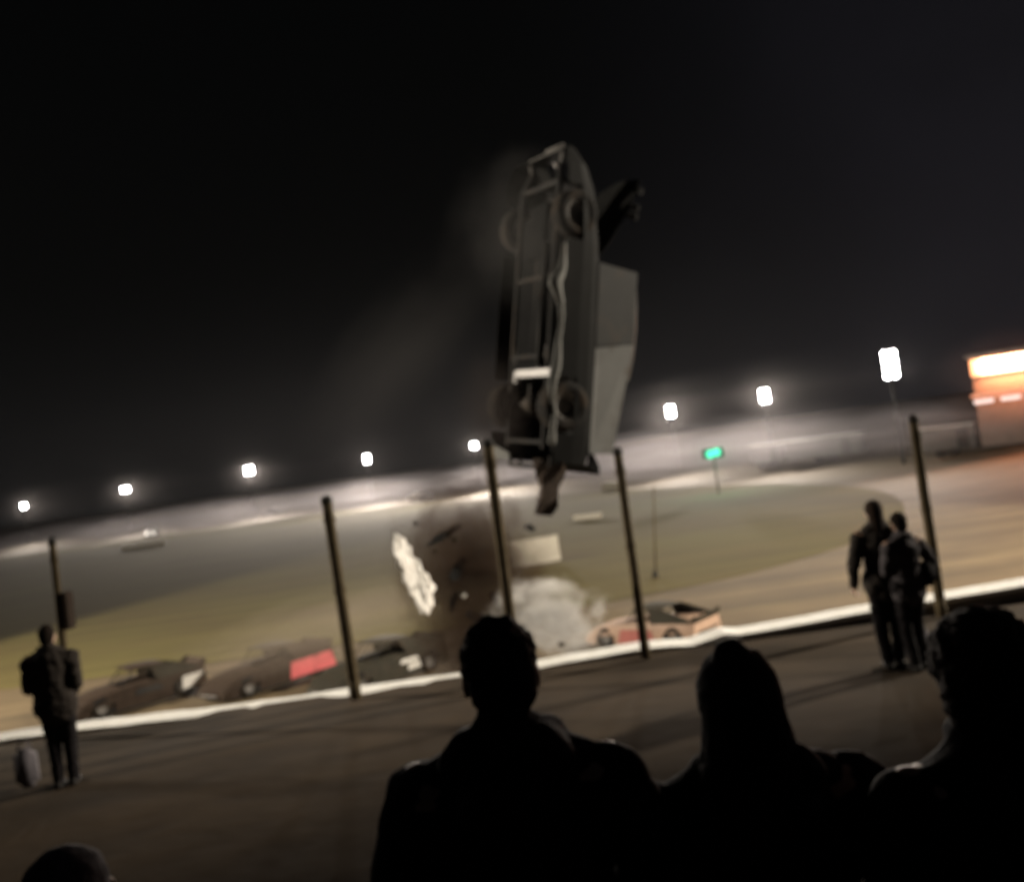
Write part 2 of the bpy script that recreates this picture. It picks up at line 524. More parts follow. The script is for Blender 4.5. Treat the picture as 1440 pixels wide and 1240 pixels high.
def wheel(root, x, y, r, w):
    t = MB()
    hw = w / 2
    t.lathe([(r * .56, -hw * .86), (r * .80, -hw * .98), (r * .95, -hw * .9), (r, -hw * .7), (r * 1.01, 0), (r, hw * .7), (r * .95, hw * .9), (r * .80, hw * .98), (r * .56, hw * .86), (r * .56, -hw * .86)],
            (1, 0, 0), (x, y, r), 32)
    wo = t.build('wheel', M['rubber'], root, True)
    q = MB()
    s = 1 if x > 0 else -1
    q.lathe([(.0, s * hw * .25), (r * .22, s * hw * .35), (r * .30, s * hw * .2), (r * .45, s * hw * .55), (r * .57, s * hw * .84), (r * .57, -s * hw * .8), (r * .3, -s * hw * .6), (0, -s * hw * .55)], (1, 0, 0), (x, y, r), 24)
    q.build('rim', M['steel'], wo, True)

def race_car(label, group, body, roof, sail, panel=None, accent=None, hood_up=False, nose_mat=None, side_cover=None, panels=(), rh=0.0, rw=0.0):
    root = empty('race_car')
    vs, fs = car_shell(hood=not hood_up)
    b = MB(); b.add(vs, fs)
    bo = b.build('body', body, root); solid(bo, .015)
    # floor and chassis, seen when the car is thrown up
    f = MB(); f.box((0, .2, .24), (1.30, 2.5, .03), bev=.01)
    f.box((0, 1.2, .26), (.55, .9, .16), bev=.04)
    f.build('floor_pan', M['dark_hole'], root)
    fr = MB()
    for s in (-1, 1):
        fr.tube((s * .55, -2.1, .24), (s * .55, 1.9, .20), .045, .045, 8)
        fr.tube((s * .55, 1.9, .20), (s * .40, 2.2, .28), .045, .045, 8)
    for y in (-2.0, -.7, .5, 1.9):
        fr.tube((-.55, y, .22), (.55, y, .22), .035, .035, 8)
    fr.tube((0, -1.3, .28), (0, .9, .26), .05, .05, 8)
    fr.build('chassis_frame', M['black_steel'], root)
    ax = MB(); ax.tube((-.72, -1.42, .36), (.72, -1.42, .36), .055, .055, 10); ax.lathe([(0, -.16), (.12, -.14), (.17, 0), (.12, .14), (0, .16)], (1, 0, 0), (0, -1.42, .34), 14)
    ax.build('rear_axle', M['black_steel'] if hood_up else M['steel'], root, True)
    ax = MB(); ax.tube((-.72, 1.38, .34), (.72, 1.38, .34), .045, .045, 10)
    ax.build('front_axle', M['black_steel'], root, True)
    for x, y, r, w in ((-.79, -1.45, .37, .36), (.79, -1.45, .37, .36), (-.80, 1.38, .34, .28), (.80, 1.38, .34, .28)):
        wheel(root, x, y, r, w)
    # cage, cockpit, roof
    def gh(p):
        t = max(0, (p[2] - .86) / .44)
        return (p[0] + math.copysign(rw * min(t, 1), p[0]) if abs(p[0]) > .3 else p[0], p[1] + (.36 if rh and p[1] > .2 and p[1] < .4 and t > .8 else 0), p[2] + rh * t)
    c = MB()
    for s in (-1, 1):
        c.tube((s * .62, .62, .78), (s * .58, .10, 1.29), .024, .024, 8)
        c.tube((s * .62, -.85, .84), (s * .58, -.80, 1.29), .024, .024, 8)
        c.tube((s * .58, .10, 1.29), (s * .58, -.80, 1.29), .024, .024, 8)
        c.tube((s * .58, -.80, 1.29), (s * .5, -1.9, .88), .022, .022, 8)
    c.tube((-.58, -.8, 1.29), (.58, -.8, 1.29), .024, .024, 8)
    c.tube((-.58, .1, 1.29), (.58, .1, 1.29), .024, .024, 8)
    c.tube((-.62, -.85, .84), (.58, -.8, 1.29), .022, .022, 8)
    for x in (-.2, .05, .3):
        c.tube((x, .64, .80), (x * .95, .12, 1.29), .009, .009, 6)
    c.build('roll_cage', M['black_steel'], root)
    st = MB()
    st.box((-.28, -.62, .72), (.42, .12, .72), Matrix.Rotation(R(-12), 3, 'X'), bev=.05)
    st.box((-.28, -.36, .42), (.42, .46, .12), bev=.04)
    st.box((-.28, -.66, 1.08), (.26, .12, .18), bev=.04)
    st.build('seat', M['dark_hole'], root)
    rf = MB()
    rp = []
    for i, y in enumerate((-.98, -.6, -.2, .14, .28)):
        z = (1.30, 1.335, 1.345, 1.335, 1.30)[i]
        for hx in (-.68, -.62, 0, .62, .68):
            rp.append(gh((hx, y, z + (.02 if abs(hx) < .1 else 0) - (.05 if abs(hx) > .65 else 0))))
    rf.add(rp, [(i * 5 + j, i * 5 + j + 1, (i + 1) * 5 + j + 1, (i + 1) * 5 + j) for i in range(4) for j in range(4)])
    ro = rf.build('roof', roof, root); solid(ro, .02)
    for s in (-1, 1):
        sp = MB()
        sp.plate([gh(q) for q in ((s * .69, -.42, 1.29), (s * .69, -.98 - 4 * rh, 1.29 - rh * .5), (s * .78, -2.10, .93 + rh), (s * .87, -2.12, .85), (s * .88, -.55, .83))], .016)
        sp.build('sail_panel', sail, root)
    if side_cover:
        for s in (-1, 1):
            sp = MB()
            sp.plate([gh(q) for q in ((s * .69, .68, 1.28), (s * .695, -.40, 1.28), (s * .88, -.53, .82), (s * .87, .72, .79))], .014)
            sp.build('window_net', side_cover, root)
    wsp = MB()
    wsp.plate([(-.80, -2.30, .85), (.80, -2.30, .85), (.80, -2.42, 1.08), (-.80, -2.42, 1.08)], .014)
    for s in (-1, 1):
        wsp.plate([(s * .81, -2.0, .88), (s * .81, -2.30, .86), (s * .81, -2.44, 1.10), (s * .81, -2.30, 1.08)], .012)
    wsp.build('spoiler', accent or body, root)
    bp = MB()
    for z in (.34, .52):
        bp.tube((-.62, -2.38, z), (.62, -2.38, z), .03, .03, 10)
    for s in (-1, 1):
        bp.tube((s * .62, -2.38, .52), (s * .62, -2.2, .52), .03, .03, 8); bp.tube((s * .62, -2.38, .34), (s * .62, -2.2, .34), .03, .03, 8)
        bp.tube((s * .3, -2.38, .34), (s * .3, -2.38, .52), .022, .022, 8)
    bp.build('rear_bumper', M['black_steel'], root)
    nb = MB()
    nb.tube((-.5, 2.40, .26), (.5, 2.40, .26), .03, .03, 10)
    for s in (-1, 1): nb.tube((s * .5, 2.40, .26), (s * .42, 2.15, .28), .03, .03, 8)
    nb.build('front_bumper', M['steel'], root)
    for (name, pts, m) in panels:
        q = MB(); q.plate(pts, .012)
        q.build(name, m, root)
    tag(root, label, 'race car', group)
    return root

def side_pts(s, y0, y1, z0, z1, k=0.0):
    """a patch lying 6 mm proud of the body side s, sloped as the flank is"""
    def hx(z): return .988 if z < .5 else .988 - (z - .5) * .16
    return [(s * hx(z0), y0, z0), (s * hx(z0), y1, z0), (s * hx(z1), y1 - k, z1), (s * hx(z1), y0 + k, z1)]

CARG = 'race cars on the home straight'
def put_car(c, img, yaw, z=ZT, sc=.90):
    p = onz(img[0], img[1], z)
    c.location = (p.x, p.y, z)
    c.rotation_euler = (0, 0, R(yaw)); c.scale = (sc, sc, sc)

cA = race_car('cream race car with coral red patches passing behind a fence post', CARG, M['body_cream'], M['body_olive'], M['body_olive'], accent=M['body_olive'],
              panels=[('number_panel', side_pts(-1, -.75, .80, .16, .64, .15), M['body_coral']), ('number_panel', side_pts(1, -.75, .80, .16, .64, .15), M['body_coral']),
                      
                      ('rear_quarter_panel', side_pts(1, -2.28, -1.9, .24, .66), M['body_brown'])])
put_car(cA, (918, 902), 50, sc=.84)
cB = race_car('race car with a bright red tail and dark brown front', CARG, M['body_brown'], M['body_olive'], M['body_brown'],
              panels=[('quarter_panel', side_pts(s, -2.28, -.25, .16, .72, .12), M['body_red']) for s in (1, -1)])
put_car(cB, (378, 962), 140)
cC = race_car('dark brown race car with a white number panel on its tail', CARG, M['body_brown'], M['body_brown'], M['body_olive'],
              panels=[('number_panel', side_pts(s, -2.26, -1.35, .26, .70, .06), M['number_white']) for s in (1, -1)] + [('door_panel', side_pts(s, -.7, .3, .5, .66, .1), M['body_grey_dull']) for s in (1, -1)])
put_car(cC, (190, 990), 132)
cD = race_car('dark olive race car with split white number patches, beside the bare dark head', CARG, M['body_olive'], M['body_olive'], M['body_olive'],
              panels=[('number_panel', side_pts(s, -1.0, -.45, .30, .52, .04), M['number_white']) for s in (1, -1)] + [('number_panel', side_pts(s, -.95, -.2, .55, .68, .04), M['number_white']) for s in (1, -1)])
put_car(cD, (535, 957), 135)

# the upended car
fl = race_car('dark race car thrown nose up into the air, hood sprung open, light grey roof side', 'the crashing car', M['body_black'], M['body_grey_dull'], M['body_grey'],
              accent=M['body_black'], hood_up=True, side_cover=M['body_grey_dull'], rh=.27, rw=.12)
a = R(29)
U = Vector((math.cos(a), math.sin(a), 0)); Fd = Vector((0, 0, 1)); X = Fd.cross(U)
rot = Matrix((X, Fd, U)).transposed()
rot = Matrix.Rotation(R(12.0), 3, 'Y') @ rot
PXM = 14.2
tgt = at(790, 428, PXM)
fl.rotation_euler = rot.to_euler()
fl.location = tgt - rot @ Vector((-.97, 0, .13))
en = MB()   # engine bared by the sprung hood
en.box((0, 1.25, .74), (.62, .72, .46), bev=.05); en.box((0, 1.25, 1.02), (.40, .5, .16), bev=.04)
for s_ in (-1, 1):
    en.box((s_ * .33, 1.25, .86), (.16, .66, .18), Matrix.Rotation(R(-s_ * 35), 3, 'Y'), bev=.04)
en.tube((0, 1.64, .78), (0, 1.72, .78), .16, .16, 16); en.tube((0, 1.72, .62), (0, 1.76, .62), .24, .24, 16)
en.build('engine', M['black_steel'], fl, True)
en = MB(); en.lathe([(0, .12), (.19, .11), (.21, .08), (.21, -.02), (0, -.03)], (0, 0, 1), (0, 1.2, 1.14), 20); en.build('air_cleaner', M['sill'], fl, True)
en = MB(); en.box((0, 1.98, .56), (.66, .08, .46), bev=.02); en.build('radiator', M['black_steel'], fl)
en = MB()
en.tube((-.30, 1.0, .20), (-.34, .2, .16), .045, .045, 10); en.tube((-.34, .2, .16), (-.36, -.9, .17), .045, .045, 10); en.tube((-.36, -.9, .17), (-.80, -1.05, .18), .05, .06, 10)
en.build('exhaust_pipe', M['black_steel'], fl, True)
en = MB(); en.box((-.36, -.98, .09), (1.08, .11, .09), bev=.02); en.box((.14, -1.02, .09), (.09, .2, .09), bev=.02)
en.build('cross_member', M['bar_white'], fl)
for s_ in (-1, 1):
    en = MB(); en.tube((s_ * .52, -1.38, .30), (s_ * .46, -.55, .22), .022, .022, 8); en.build('radius_rod', M['steel'], fl, True)
    en = MB()
    for yy, zz0 in ((-1.55, .34),):
        pr = None
        for k in range(49):
            t = k / 48
            q_ = Vector((s_ * .42 + .06 * math.cos(t * 12 * math.pi), yy + .06 * math.sin(t * 12 * math.pi), zz0 + .32 * t))
            if pr is not None: en.tube(pr, q_, .011, .011, 6, cap=False)
            pr = q_
    en.build('coil_spring', M['sill'], fl, True)
h = MB()   # sprung hood, hinged at the windscreen base
hp = []
for i, t in enumerate((0, .3, .6, .85, 1.0)):
    y = .66 + 1.62 * t * .98
    z = .84 + .86 * t ** .75 - .04 * t * t
    for k, hx in enumerate((-.66, -.3, 0, .3, .66)):
        hp.append((hx * (1 - .12 * t), y - .10 * (abs(hx)) * t, z + .03 * math.sin(5 * t + hx * 4) - .05 * abs(hx)))
h.add(hp, [(i * 5 + j, i * 5 + j + 1, (i + 1) * 5 + j + 1, (i + 1) * 5 + j) for i in range(4) for j in range(4)])
ho = h.build('hood', M['body_black'], fl); solid(ho, .012)
for (y0, y1, xx) in ((2.02, 2.12, -.45), (1.74, 1.80, -.47), (1.60, 1.66, -.48)):
    q = MB()
    zz = 1.50 + (y0 - 1.6) * .22
    q.box((xx - .08, y0, zz + .03), (.30, .10, .05), Matrix.Rotation(R(20), 3, 'Z'), bev=.015)
    q.build('hood_bracket', M['body_grey'], fl)
q = MB()   # buckled aluminium rocker edge
rv, NN = [], 12
for k in range(61):
    y = -2.05 + 2.95 * k / 60
    bulge = .08 * math.exp(-((y - .30) / .14) ** 2) + .03 * math.sin(y * 4.1) + .015 * math.sin(y * 9)
    w = .055 + .02 * math.sin(y * 5) + .035 * math.exp(-((y - .3) / .16) ** 2) + .008 * mnoise.noise((y * 9, 0, 0))
    if k in (0, 60): w = .004
    rv += [(-.985 + w * .7 * math.cos(2 * math.pi * c / NN), y, .10 - bulge + w * math.sin(2 * math.pi * c / NN)) for c in range(NN)]
q.add(rv, [(k * NN + c, k * NN + (c + 1) % NN, (k + 1) * NN + (c + 1) % NN, (k + 1) * NN + c) for k in range(60) for c in range(NN)])
q.build('rocker_panel', M['sill'], fl, True)
q = MB()   # torn tail cover hanging below
cp = []
for i in range(7):
    t = i / 6
    for k in range(5):
        hx = -.95 + .62 * (k / 4) * (1 - .25 * t) + .12 * t
        cp.append((hx, -2.25 - .82 * t, .34 + .10 * math.sin(k * 1.3 + 3 * t) - .08 * t + (.06 * math.sin(9 * t + k))))
q.add(cp, [(i * 5 + j, i * 5 + j + 1, (i + 1) * 5 + j + 1, (i + 1) * 5 + j) for i in range(6) for j in range(4)])
tp = q.build('tail_cover', M['body_brown'], fl); solid(tp, .01)
q = MB()
q.tube((-.60, 2.42, .18), (-.05, 2.44, .22), .016, .016, 8); q.tube((-.05, 2.44, .22), (.3, 2.36, .62), .016, .016, 8)
q.build('nose_hoop', M['steel'], fl, True)
q = MB()
q.plate([(.30, -2.30, .14), (.93, -2.30, .14), (.95, -2.18, .14), (.95, -2.05, .13), (.28, -2.20, .13)], .02)
q.build('tail_lip', M['sill'], fl)

# ------------------------------------------------------------------ far cars
FG = 'cars on the far straight'
def far_car(img, d, yaw, label, body, lit=False):
    root = empty('race_car')
    vs, fs = car_shell()
    b = MB(); b.add(vs, fs); b.add([], [])
    solid(b.build('body', body, root), .015)
    r = MB(); r.box((0, -.35, 1.08), (1.30, 1.4, .44), taper=.82, bev=.05); r.build('roof', body, root)
    for x, y in ((-.8, -1.45), (.8, -1.45), (-.8, 1.38), (.8, 1.38)):
        t = MB(); t.lathe([(.0, -.14), (.30, -.14), (.36, -.1), (.36, .1), (.30, .14), (0, .14)], (1, 0, 0), (x, y, .36), 16)
        t.build('wheel', M['rubber'], root, True)
    if lit:
        for s in (-1, 1):
            q = MB(); q.lathe([(0, .06), (.12, .04), (.15, 0)], (0, 1, 0), (s * .55, 2.34, .42), 14); q.build('headlight', M['head'], root)
    p = at(*img, d)
    root.location = (p.x, p.y, terrain_z(p.x, p.y) + .01); root.rotation_euler = (0, 0, R(yaw))
    tag(root, label, 'race car', FG)
far_car((213, 750), 172, -165, 'far white race car with lit lamps under the second floodlight from the left', M['body_white'], True)
far_car((384, 712), 178, -120, 'tiny far grey race car on the banking under the broad floodlight', M['body_grey'], False)
far_car((590, 686), 158, -130, 'tiny far white race car on the banking left of the tallest fence post', M['body_white'], False)

# ------------------------------------------------------------------ infield things
def infield_board(img_l, img_r, hpx, label, m, name='marker_board', cat='board', depth=.12):
    a, b = onz(*img_l, ZT), onz(*img_r, ZT)
    w = (b - a).length; d = (a.y + b.y) / 2
    hgt = hpx * d / F
    ang = math.atan2(b.y - a.y, b.x - a.x)
    e = empty(name, ((a + b) / 2).to_tuple(), ang)
    q = MB(); q.box((0, 0, hgt / 2 + .06), (w, depth, hgt - .08), bev=.02); q.build('face_panel', m, e)
    q = MB()
    for s in (-1, 0, 1):
        q.box((s * w * .44, depth / 2 + .05, hgt * .48), (.09, .09, hgt * .96))
    q.build('support', M['post'], e)
    q = MB(); q.box((0, 0, hgt + .045), (w * 1.01, depth + .03, .05), bev=.01); q.build('top_rail', m, e)
    tag(e, label, cat)
infield_board((721, 801), (789, 790), 37, 'large cream board standing on the infield beside the tallest post', M['board'])
infield_board((808, 733), (846, 729), 7, 'low cream block on the infield under the upended car', M['board'], 'infield_block', 'block', .5)
infield_board((172, 776), (232, 767), 6, 'long low pale barrier on the infield below the far white car', M['board'], 'infield_barrier', 'barrier', .4)
infield_board((853, 692), (876, 690), 13, 'small cream hut at the far edge of the infield beside a fence post', M['board'], 'small_hut', 'hut', 1.4)

base = onz(922, 812, ZT)
top = at(919, 683, base.y)
e = empty('thin_pole', base)
q = MB(); q.tube((0, 0, 0), top - base, .045, .028, 8); q.build('shaft', M['post'], e, True)
q = MB(); q.lathe([(0, .3), (.10, .28), (.14, .02), (.16, 0), (0, 0)], (0, 0, 1), (0, 0, 0), 10); q.build('base_socket', M['black_steel'], e)
tag(e, 'thin leaning pole on the infield right of the cream car', 'pole')

# green signal lamp
p = at(1003, 638, 84); gz = terrain_z(p.x, p.y)
e = empty('signal_light', (p.x, p.y, gz))
q = MB(); q.tube((0, 0, -.3), (0, 0, p.z - gz - .35), .07, .06, 10); q.build('pole', M['black_steel'], e, True)
q = MB(); q.box((0, .10, p.z - gz + .05), (1.8, .25, .85), bev=.05); q.build('housing', M['black_steel'], e)
for k, x in enumerate((-.4, .4)):
    q = MB(); q.lathe([(0, .20), (.24, .17), (.33, .05), (.35, 0), (0, 0)], (0, -1, 0), (x * .72, -.03, p.z - gz + (.0 if k == 0 else .10)), 16); q.build('lamp', M['green'], e, True)
tag(e, 'green track signal lamp on the far bank', 'signal light')
L = bpy.data.lights.new('signal_glow', 'POINT'); L.energy = 420; L.color = (.05, 1, .5); L.shadow_soft_size = .25
o = bpy.data.objects.new('signal_glow', L); COL.objects.link(o); o.parent = e; o.location = (0, -1.6, p.z - gz + .2)

# ------------------------------------------------------------------ buildings and trailers at the right
p = at(1478, 560, 76); gz = terrain_z(p.x, p.y)
e = empty('concession_shed', (p.x, p.y, gz), R(-28))
zt = at(1440, 486, 76).z - gz
q = MB(); q.box((0, 2.2, (zt - .4) / 2), (10.5, 4, zt - .4)); q.build('wall', M['shed'], e)
q = MB(); q.box((0, 1.9, zt - .1), (11.2, 5.4, .18), Matrix.Rotation(R(3), 3, 'X'), bev=.03); q.build('roof', M['roofing'], e)
q = MB(); q.box((0, -.05, zt - 1.15), (10.6, .22, 1.35), bev=.05); q.build('lit_fascia', M['orange'], e)
zz = at(1385, 566, 76).z - gz
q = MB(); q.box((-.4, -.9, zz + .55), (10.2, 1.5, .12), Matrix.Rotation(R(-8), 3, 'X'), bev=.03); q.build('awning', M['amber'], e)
q = MB()
for k in range(5):
    q.tube((-5.3 + k * 1.9, -1.7, zz + .1), (-3.9 + k * 1.9, -1.7, zz + .1), .16, .16, 10)
q.build('tube_light', M['tube'], e)
tag(e, 'low concession shed with an orange lit fascia and awning at the edge of the frame', 'shed')
L = bpy.data.lights.new('fascia_glow', 'AREA'); L.energy = 6500; L.color = (1, .36, .16); L.shape = 'RECTANGLE'; L.size = 9; L.size_y = 1.0
o = bpy.data.objects.new('fascia_glow', L); COL.objects.link(o); o.parent = e; o.location = (0, -.5, zt - 1.1); o.rotation_euler = (R(90), 0, 0)

L = bpy.data.lights.new('sign_spill', 'AREA'); L.energy = 2600; L.color = (1, .36, .18); L.shape = 'RECTANGLE'; L.size = 9; L.size_y = 1.0
o = bpy.data.objects.new('sign_spill', L); COL.objects.link(o); o.parent = e; o.location = (0, -.35, zt - 1.1); o.rotation_euler = (R(-90), 0, 0)

def trailer(img, d, ln, hgt, yaw, label, m):
    p = at(*img, d); gz = terrain_z(p.x, p.y)
    e = empty('box_trailer', (p.x, p.y, gz), R(yaw))
    q = MB(); q.box((0, 0, .55 + hgt / 2), (ln, 2.3, hgt), bev=.08); q.build('body', m, e)
    q = MB(); q.box((0, 0, .58 + hgt), (ln + .1, 2.4, .14), bev=.05); q.build('roof', M['roofing'], e)
    q = MB(); q.box((ln * .3, -1.17, .6 + hgt * .42), (.9, .03, hgt * .8), bev=.01); dd = q.build('door', M['body_grey_dull'], e)
    q = MB(); q.box((ln * .3 + .34, -1.205, .6 + hgt * .42), (.05, .04, .2)); q.build('handle', M['steel'], dd)
    for x in (-.5, .5):
        for s in (-1, 1):
            q = MB(); q.lathe([(.0, -.13), (.3, -.13), (.38, -.09), (.38, .09), (.3, .13), (0, .13)], (0, 1, 0), (x, s * 1.0, .38), 16); q.build('wheel', M['rubber'], e, True)
    q = MB(); q.tube((ln / 2, 0, .5), (ln / 2 + 1.1, 0, .45), .06, .05, 8); q.tube((ln / 2 + 1.0, 0, .45), (ln / 2 + 1.0, 0, 0), .04, .04, 8); q.build('hitch', M['black_steel'], e)
    tag(e, label, 'trailer', 'trailers parked beyond the far bend')
trailer((1160, 622), 98, 7.4, 1.9, -32, 'long white box trailer parked between the green light and the tall stack of lamps', M['body_grey'])
trailer((1330, 614), 82, 4.6, 1.9, -30, 'short white box trailer seen beside the tip of the fence post near the standing pair', M['body_grey'])
trailer((1078, 622), 104, 3.4, 1.9, -32, 'smallest white box trailer, right beside the green light', M['body_grey'])

# ------------------------------------------------------------------ crash debris
def crumple(name, pts_img, d, th, m, label, cat, seed, group=None):
    C0 = sum((at(x, y, d) for x, y in pts_img), Vector()) / len(pts_img)
    bm = bmesh.new()
    mxx = sum(q[0] for q in pts_img) / len(pts_img); mxy = sum(q[1] for q in pts_img) / len(pts_img)
    vv = [bm.verts.new(at(x, y, d + (1.7 * (x - mxx) - .9 * (y - mxy)) * d / F) - C0) for i, (x, y) in enumerate(pts_img)]
    bmesh.ops.triangulate(bm, faces=[bm.faces.new(vv)])
    bmesh.ops.subdivide_edges(bm, edges=bm.edges[:], cuts=3, use_grid_fill=True)
    bmesh.ops.subdivide_edges(bm, edges=[e for e in bm.edges if e.calc_length() > .08], cuts=1)
    bmesh.ops.triangulate(bm, faces=bm.faces[:])
    for v in bm.verts:
        n = mnoise.noise_vector(v.co * 5 + Vector((seed, 0, 0))) * .05 + mnoise.noise_vector(v.co * 14 + Vector((0, seed, 0))) * .035
        v.co += Vector((n.x * .5, n.y * 2.2, n.z * .5))
    me = bpy.data.meshes.new(name); bm.to_mesh(me); bm.free()
    o = link(name, me, m); o.location = C0
    md = o.modifiers.new('thickness', 'SOLIDIFY'); md.thickness = th; md.offset = 0
    tag(o, label, cat, group)
    return o
crumple('torn_panel', [(556, 748), (566, 756), (570, 766), (578, 770), (580, 783), (590, 788), (593, 800), (603, 806), (604, 816), (613, 824), (608, 838), (609, 850), (602, 864), (590, 862), (584, 850), (585, 842), (576, 836), (577, 824), (566, 816), (567, 806), (558, 795), (559, 784), (554, 770)],
        13.0, .02, M['number_white'], 'crumpled white sheet of bodywork flying over the home straight', 'torn panel', 3.0)
rd = random.Random(5)
DEB = 'dirt clods thrown up by the crash'
spots = [((652, 838), .032, 'white'), ((648, 832), .05, 'd'), ((660, 846), .04, 'd'), ((731, 862), .05, 'd'), ((738, 880), .05, 'd'), ((745, 902), .04, 'd'), ((612, 775), .04, 'd'), ((640, 758), .05, 'd'), ((585, 735), .035, 'd'), ((705, 790), .04, 'd'), ((790, 905), .04, 'd'), ((560, 905), .04, 'd')]
lab = ['pale chip of bodywork glinting in the dark dust', 'dark clod just above the pale glinting chip', 'dark clod just below the pale glinting chip', 'dark clod at the upper edge of the pale dust puff',
       'dark clod at the left edge of the pale dust puff', 'lowest dark clod left of the pale dust puff', 'dark clod beside the top of the crumpled white sheet', 'dark clod above the glinting chip, in the brown dust',
       'highest dark clod, above the crumpled white sheet', 'dark clod beside the cream board', 'dark clod in the pale dust puff', 'dark clod above the olive race car']
for (pos, r, k), lb in zip(spots, lab):
    bm = bmesh.new(); bmesh.ops.create_icosphere(bm, subdivisions=2, radius=r)
    sd = rd.random() * 50
    for v in bm.verts:
        v.co *= 1 + .5 * mnoise.noise(v.co * 18 + Vector((sd, 0, 0)))
        v.co.x *= 1.25
    me = bpy.data.meshes.new('dirt_clod'); bm.to_mesh(me); bm.free()
    nm = 'bodywork_chip' if k == 'white' else 'dirt_clod'
    o = link(nm, me, M['number_white'] if k == 'white' else M['clod'])
    o.location = at(*pos, 14.6 + rd.random() * 1.5)
    tag(o, lb, 'debris', DEB if k != 'white' else None)

sh_lab = ['broad bent shard of dark sheet metal in the middle of the dirt cloud', 'long thin shard of dark sheet metal at the top of the dirt cloud', 'short dark shard just above the bare dark head', 'curled dark shard beside the lower tip of the crumpled white sheet', 'dark shard tumbling against the foot of the tallest post', 'tiny dark shard above the cream board']
for (cx, cy, L_, w_, an), lb in zip(((645, 800, 44, 15, -60), (625, 752, 58, 10, -30), (672, 868, 34, 16, 20), (638, 846, 30, 10, -75), (703, 850, 44, 14, 55), (745, 742, 16, 8, 10)), sh_lab):
    ca, sa = math.cos(R(an)), math.sin(R(an))
    out = []
    for k in range(12):
        t = 2 * math.pi * k / 12
        rr = 1 + .35 * mnoise.noise((k * 1.7, cx * .1, 0))
        px_, py_ = L_ / 2 * math.cos(t) * rr, w_ / 2 * math.sin(t) * rr
        out.append((cx + px_ * ca - py_ * sa, cy + px_ * sa + py_ * ca))
    crumple('metal_shard', out, 16.1 + (cx % 7) * .08, .015, M['body_black'], lb, 'debris', cx * .3, 'shards thrown up by the crash')

# ------------------------------------------------------------------ dust
def dust(img, d, radii, tilt, m, label, rz=0.0):
    bm = bmesh.new(); bmesh.ops.create_icosphere(bm, subdivisions=3, radius=1.0)
    me = bpy.data.meshes.new('dust_cloud'); bm.to_mesh(me); bm.free()
    o = link('dust_cloud', me, m)
    o.location = at(*img, d); o.scale = radii; o.rotation_euler = (0, R(tilt), R(rz))
    tag(o, label, 'dust', 'dust of the crash', 'stuff')
dust((728, 330), 14.0, (1.5, 1.4, 1.8), 12, dust_mat('thin_brown_dust', (.14, .135, .13), .50, 2.0, .25, .8), 'thin brown dust round the nose of the upended car')
dust((692, 575), 13.5, (.80, .7, 1.25), 0, dust_mat('underside_darkening_dirt', (.045, .038, .035), 2.6, 2.2, .3, .7), 'dark dirt volume added to darken the underside of the upended car')  # dark volume added to deepen the shade on the car's underside
dust((560, 500), 17.2, (3.6, 1.3, 1.5), -38, dust_mat('trailing_dust', (.40, .38, .36), .06, 2.0, .25, .85), 'faint dust trail sweeping down and left from the upended car')
BD = dust_mat('dark_brown_dust', (.062, .040, .028), 10.0, 2.8, .30, .62, rag=1.5, rag_scale=2.6, edge=(.0, .95))
dust((672, 905), 16.0, (1.5, .8, 1.2), 10, BD, 'dark dirt cloud behind the bare dark head')
dust((664, 800), 16.8, (1.9, 1.1, 2.1), -16, BD, 'dark brown dirt cloud under the upended car')
dust((775, 868), 15.2, (1.25, .7, .85), 24, dust_mat('pale_grey_dust', (.92, .90, .87), 13.0, 3.4, .38, .60, rag=1.8), 'pale puff of dust at the barrier beside the cream car')
dust((470, 880), 20.5, (5.5, 1.4, 1.15), -8, dust_mat('low_track_dust', (.50, .42, .34),   .75, 2.6, .3, .75, rag=.8), 'low veil of dust over the home straight')
FD = dust_mat('far_straight_dust', (.84, .80, .83), .05, 7.0, .30, .70, .3, rag=.8, rag_scale=6)
dust((380, 718), 160, (92, 13, 4.6), 0, FD, 'dust hanging under the floodlights left of the tallest post', -9)
dust((950, 640), 104, (64, 11, 4.4), 0, FD, 'dust hanging under the floodlights around the green signal', -57)
GD = dust_mat('lamp_halo_volume', (.88, .84, .84), .0042, 4.0, .2, .8, .3, rag=.3)  # added scattering volume that gives the far lamps their halos
dust((190, 690), 185, (100, 9, 6), 0, GD, 'thin volume added for a halo round the lamps left of the tallest post', -4)
dust((990, 572), 110, (72, 8, 6), 0, GD, 'thin volume added for a halo round the lamps right of the upended car', -57)
dust((1003, 640), 80, (3.4, 2.2, 2.6), 0, dust_mat('signal_halo_volume', (.8, .9, .85), .035, 3.0, .2, .8, .1, rag=.4), 'volume added for a green halo around the signal lamp')  # added volume so the signal gets a soft green halo

dust((1420, 520), 71, (8, 3.5, 4.2), 0, dust_mat('shed_halo_volume', (.9, .75, .72), .012, 3.0, .2, .8, .1, rag=.4), 'volume added for an orange halo in front of the lit shed')  # added volume that spreads the fascia light into a glow

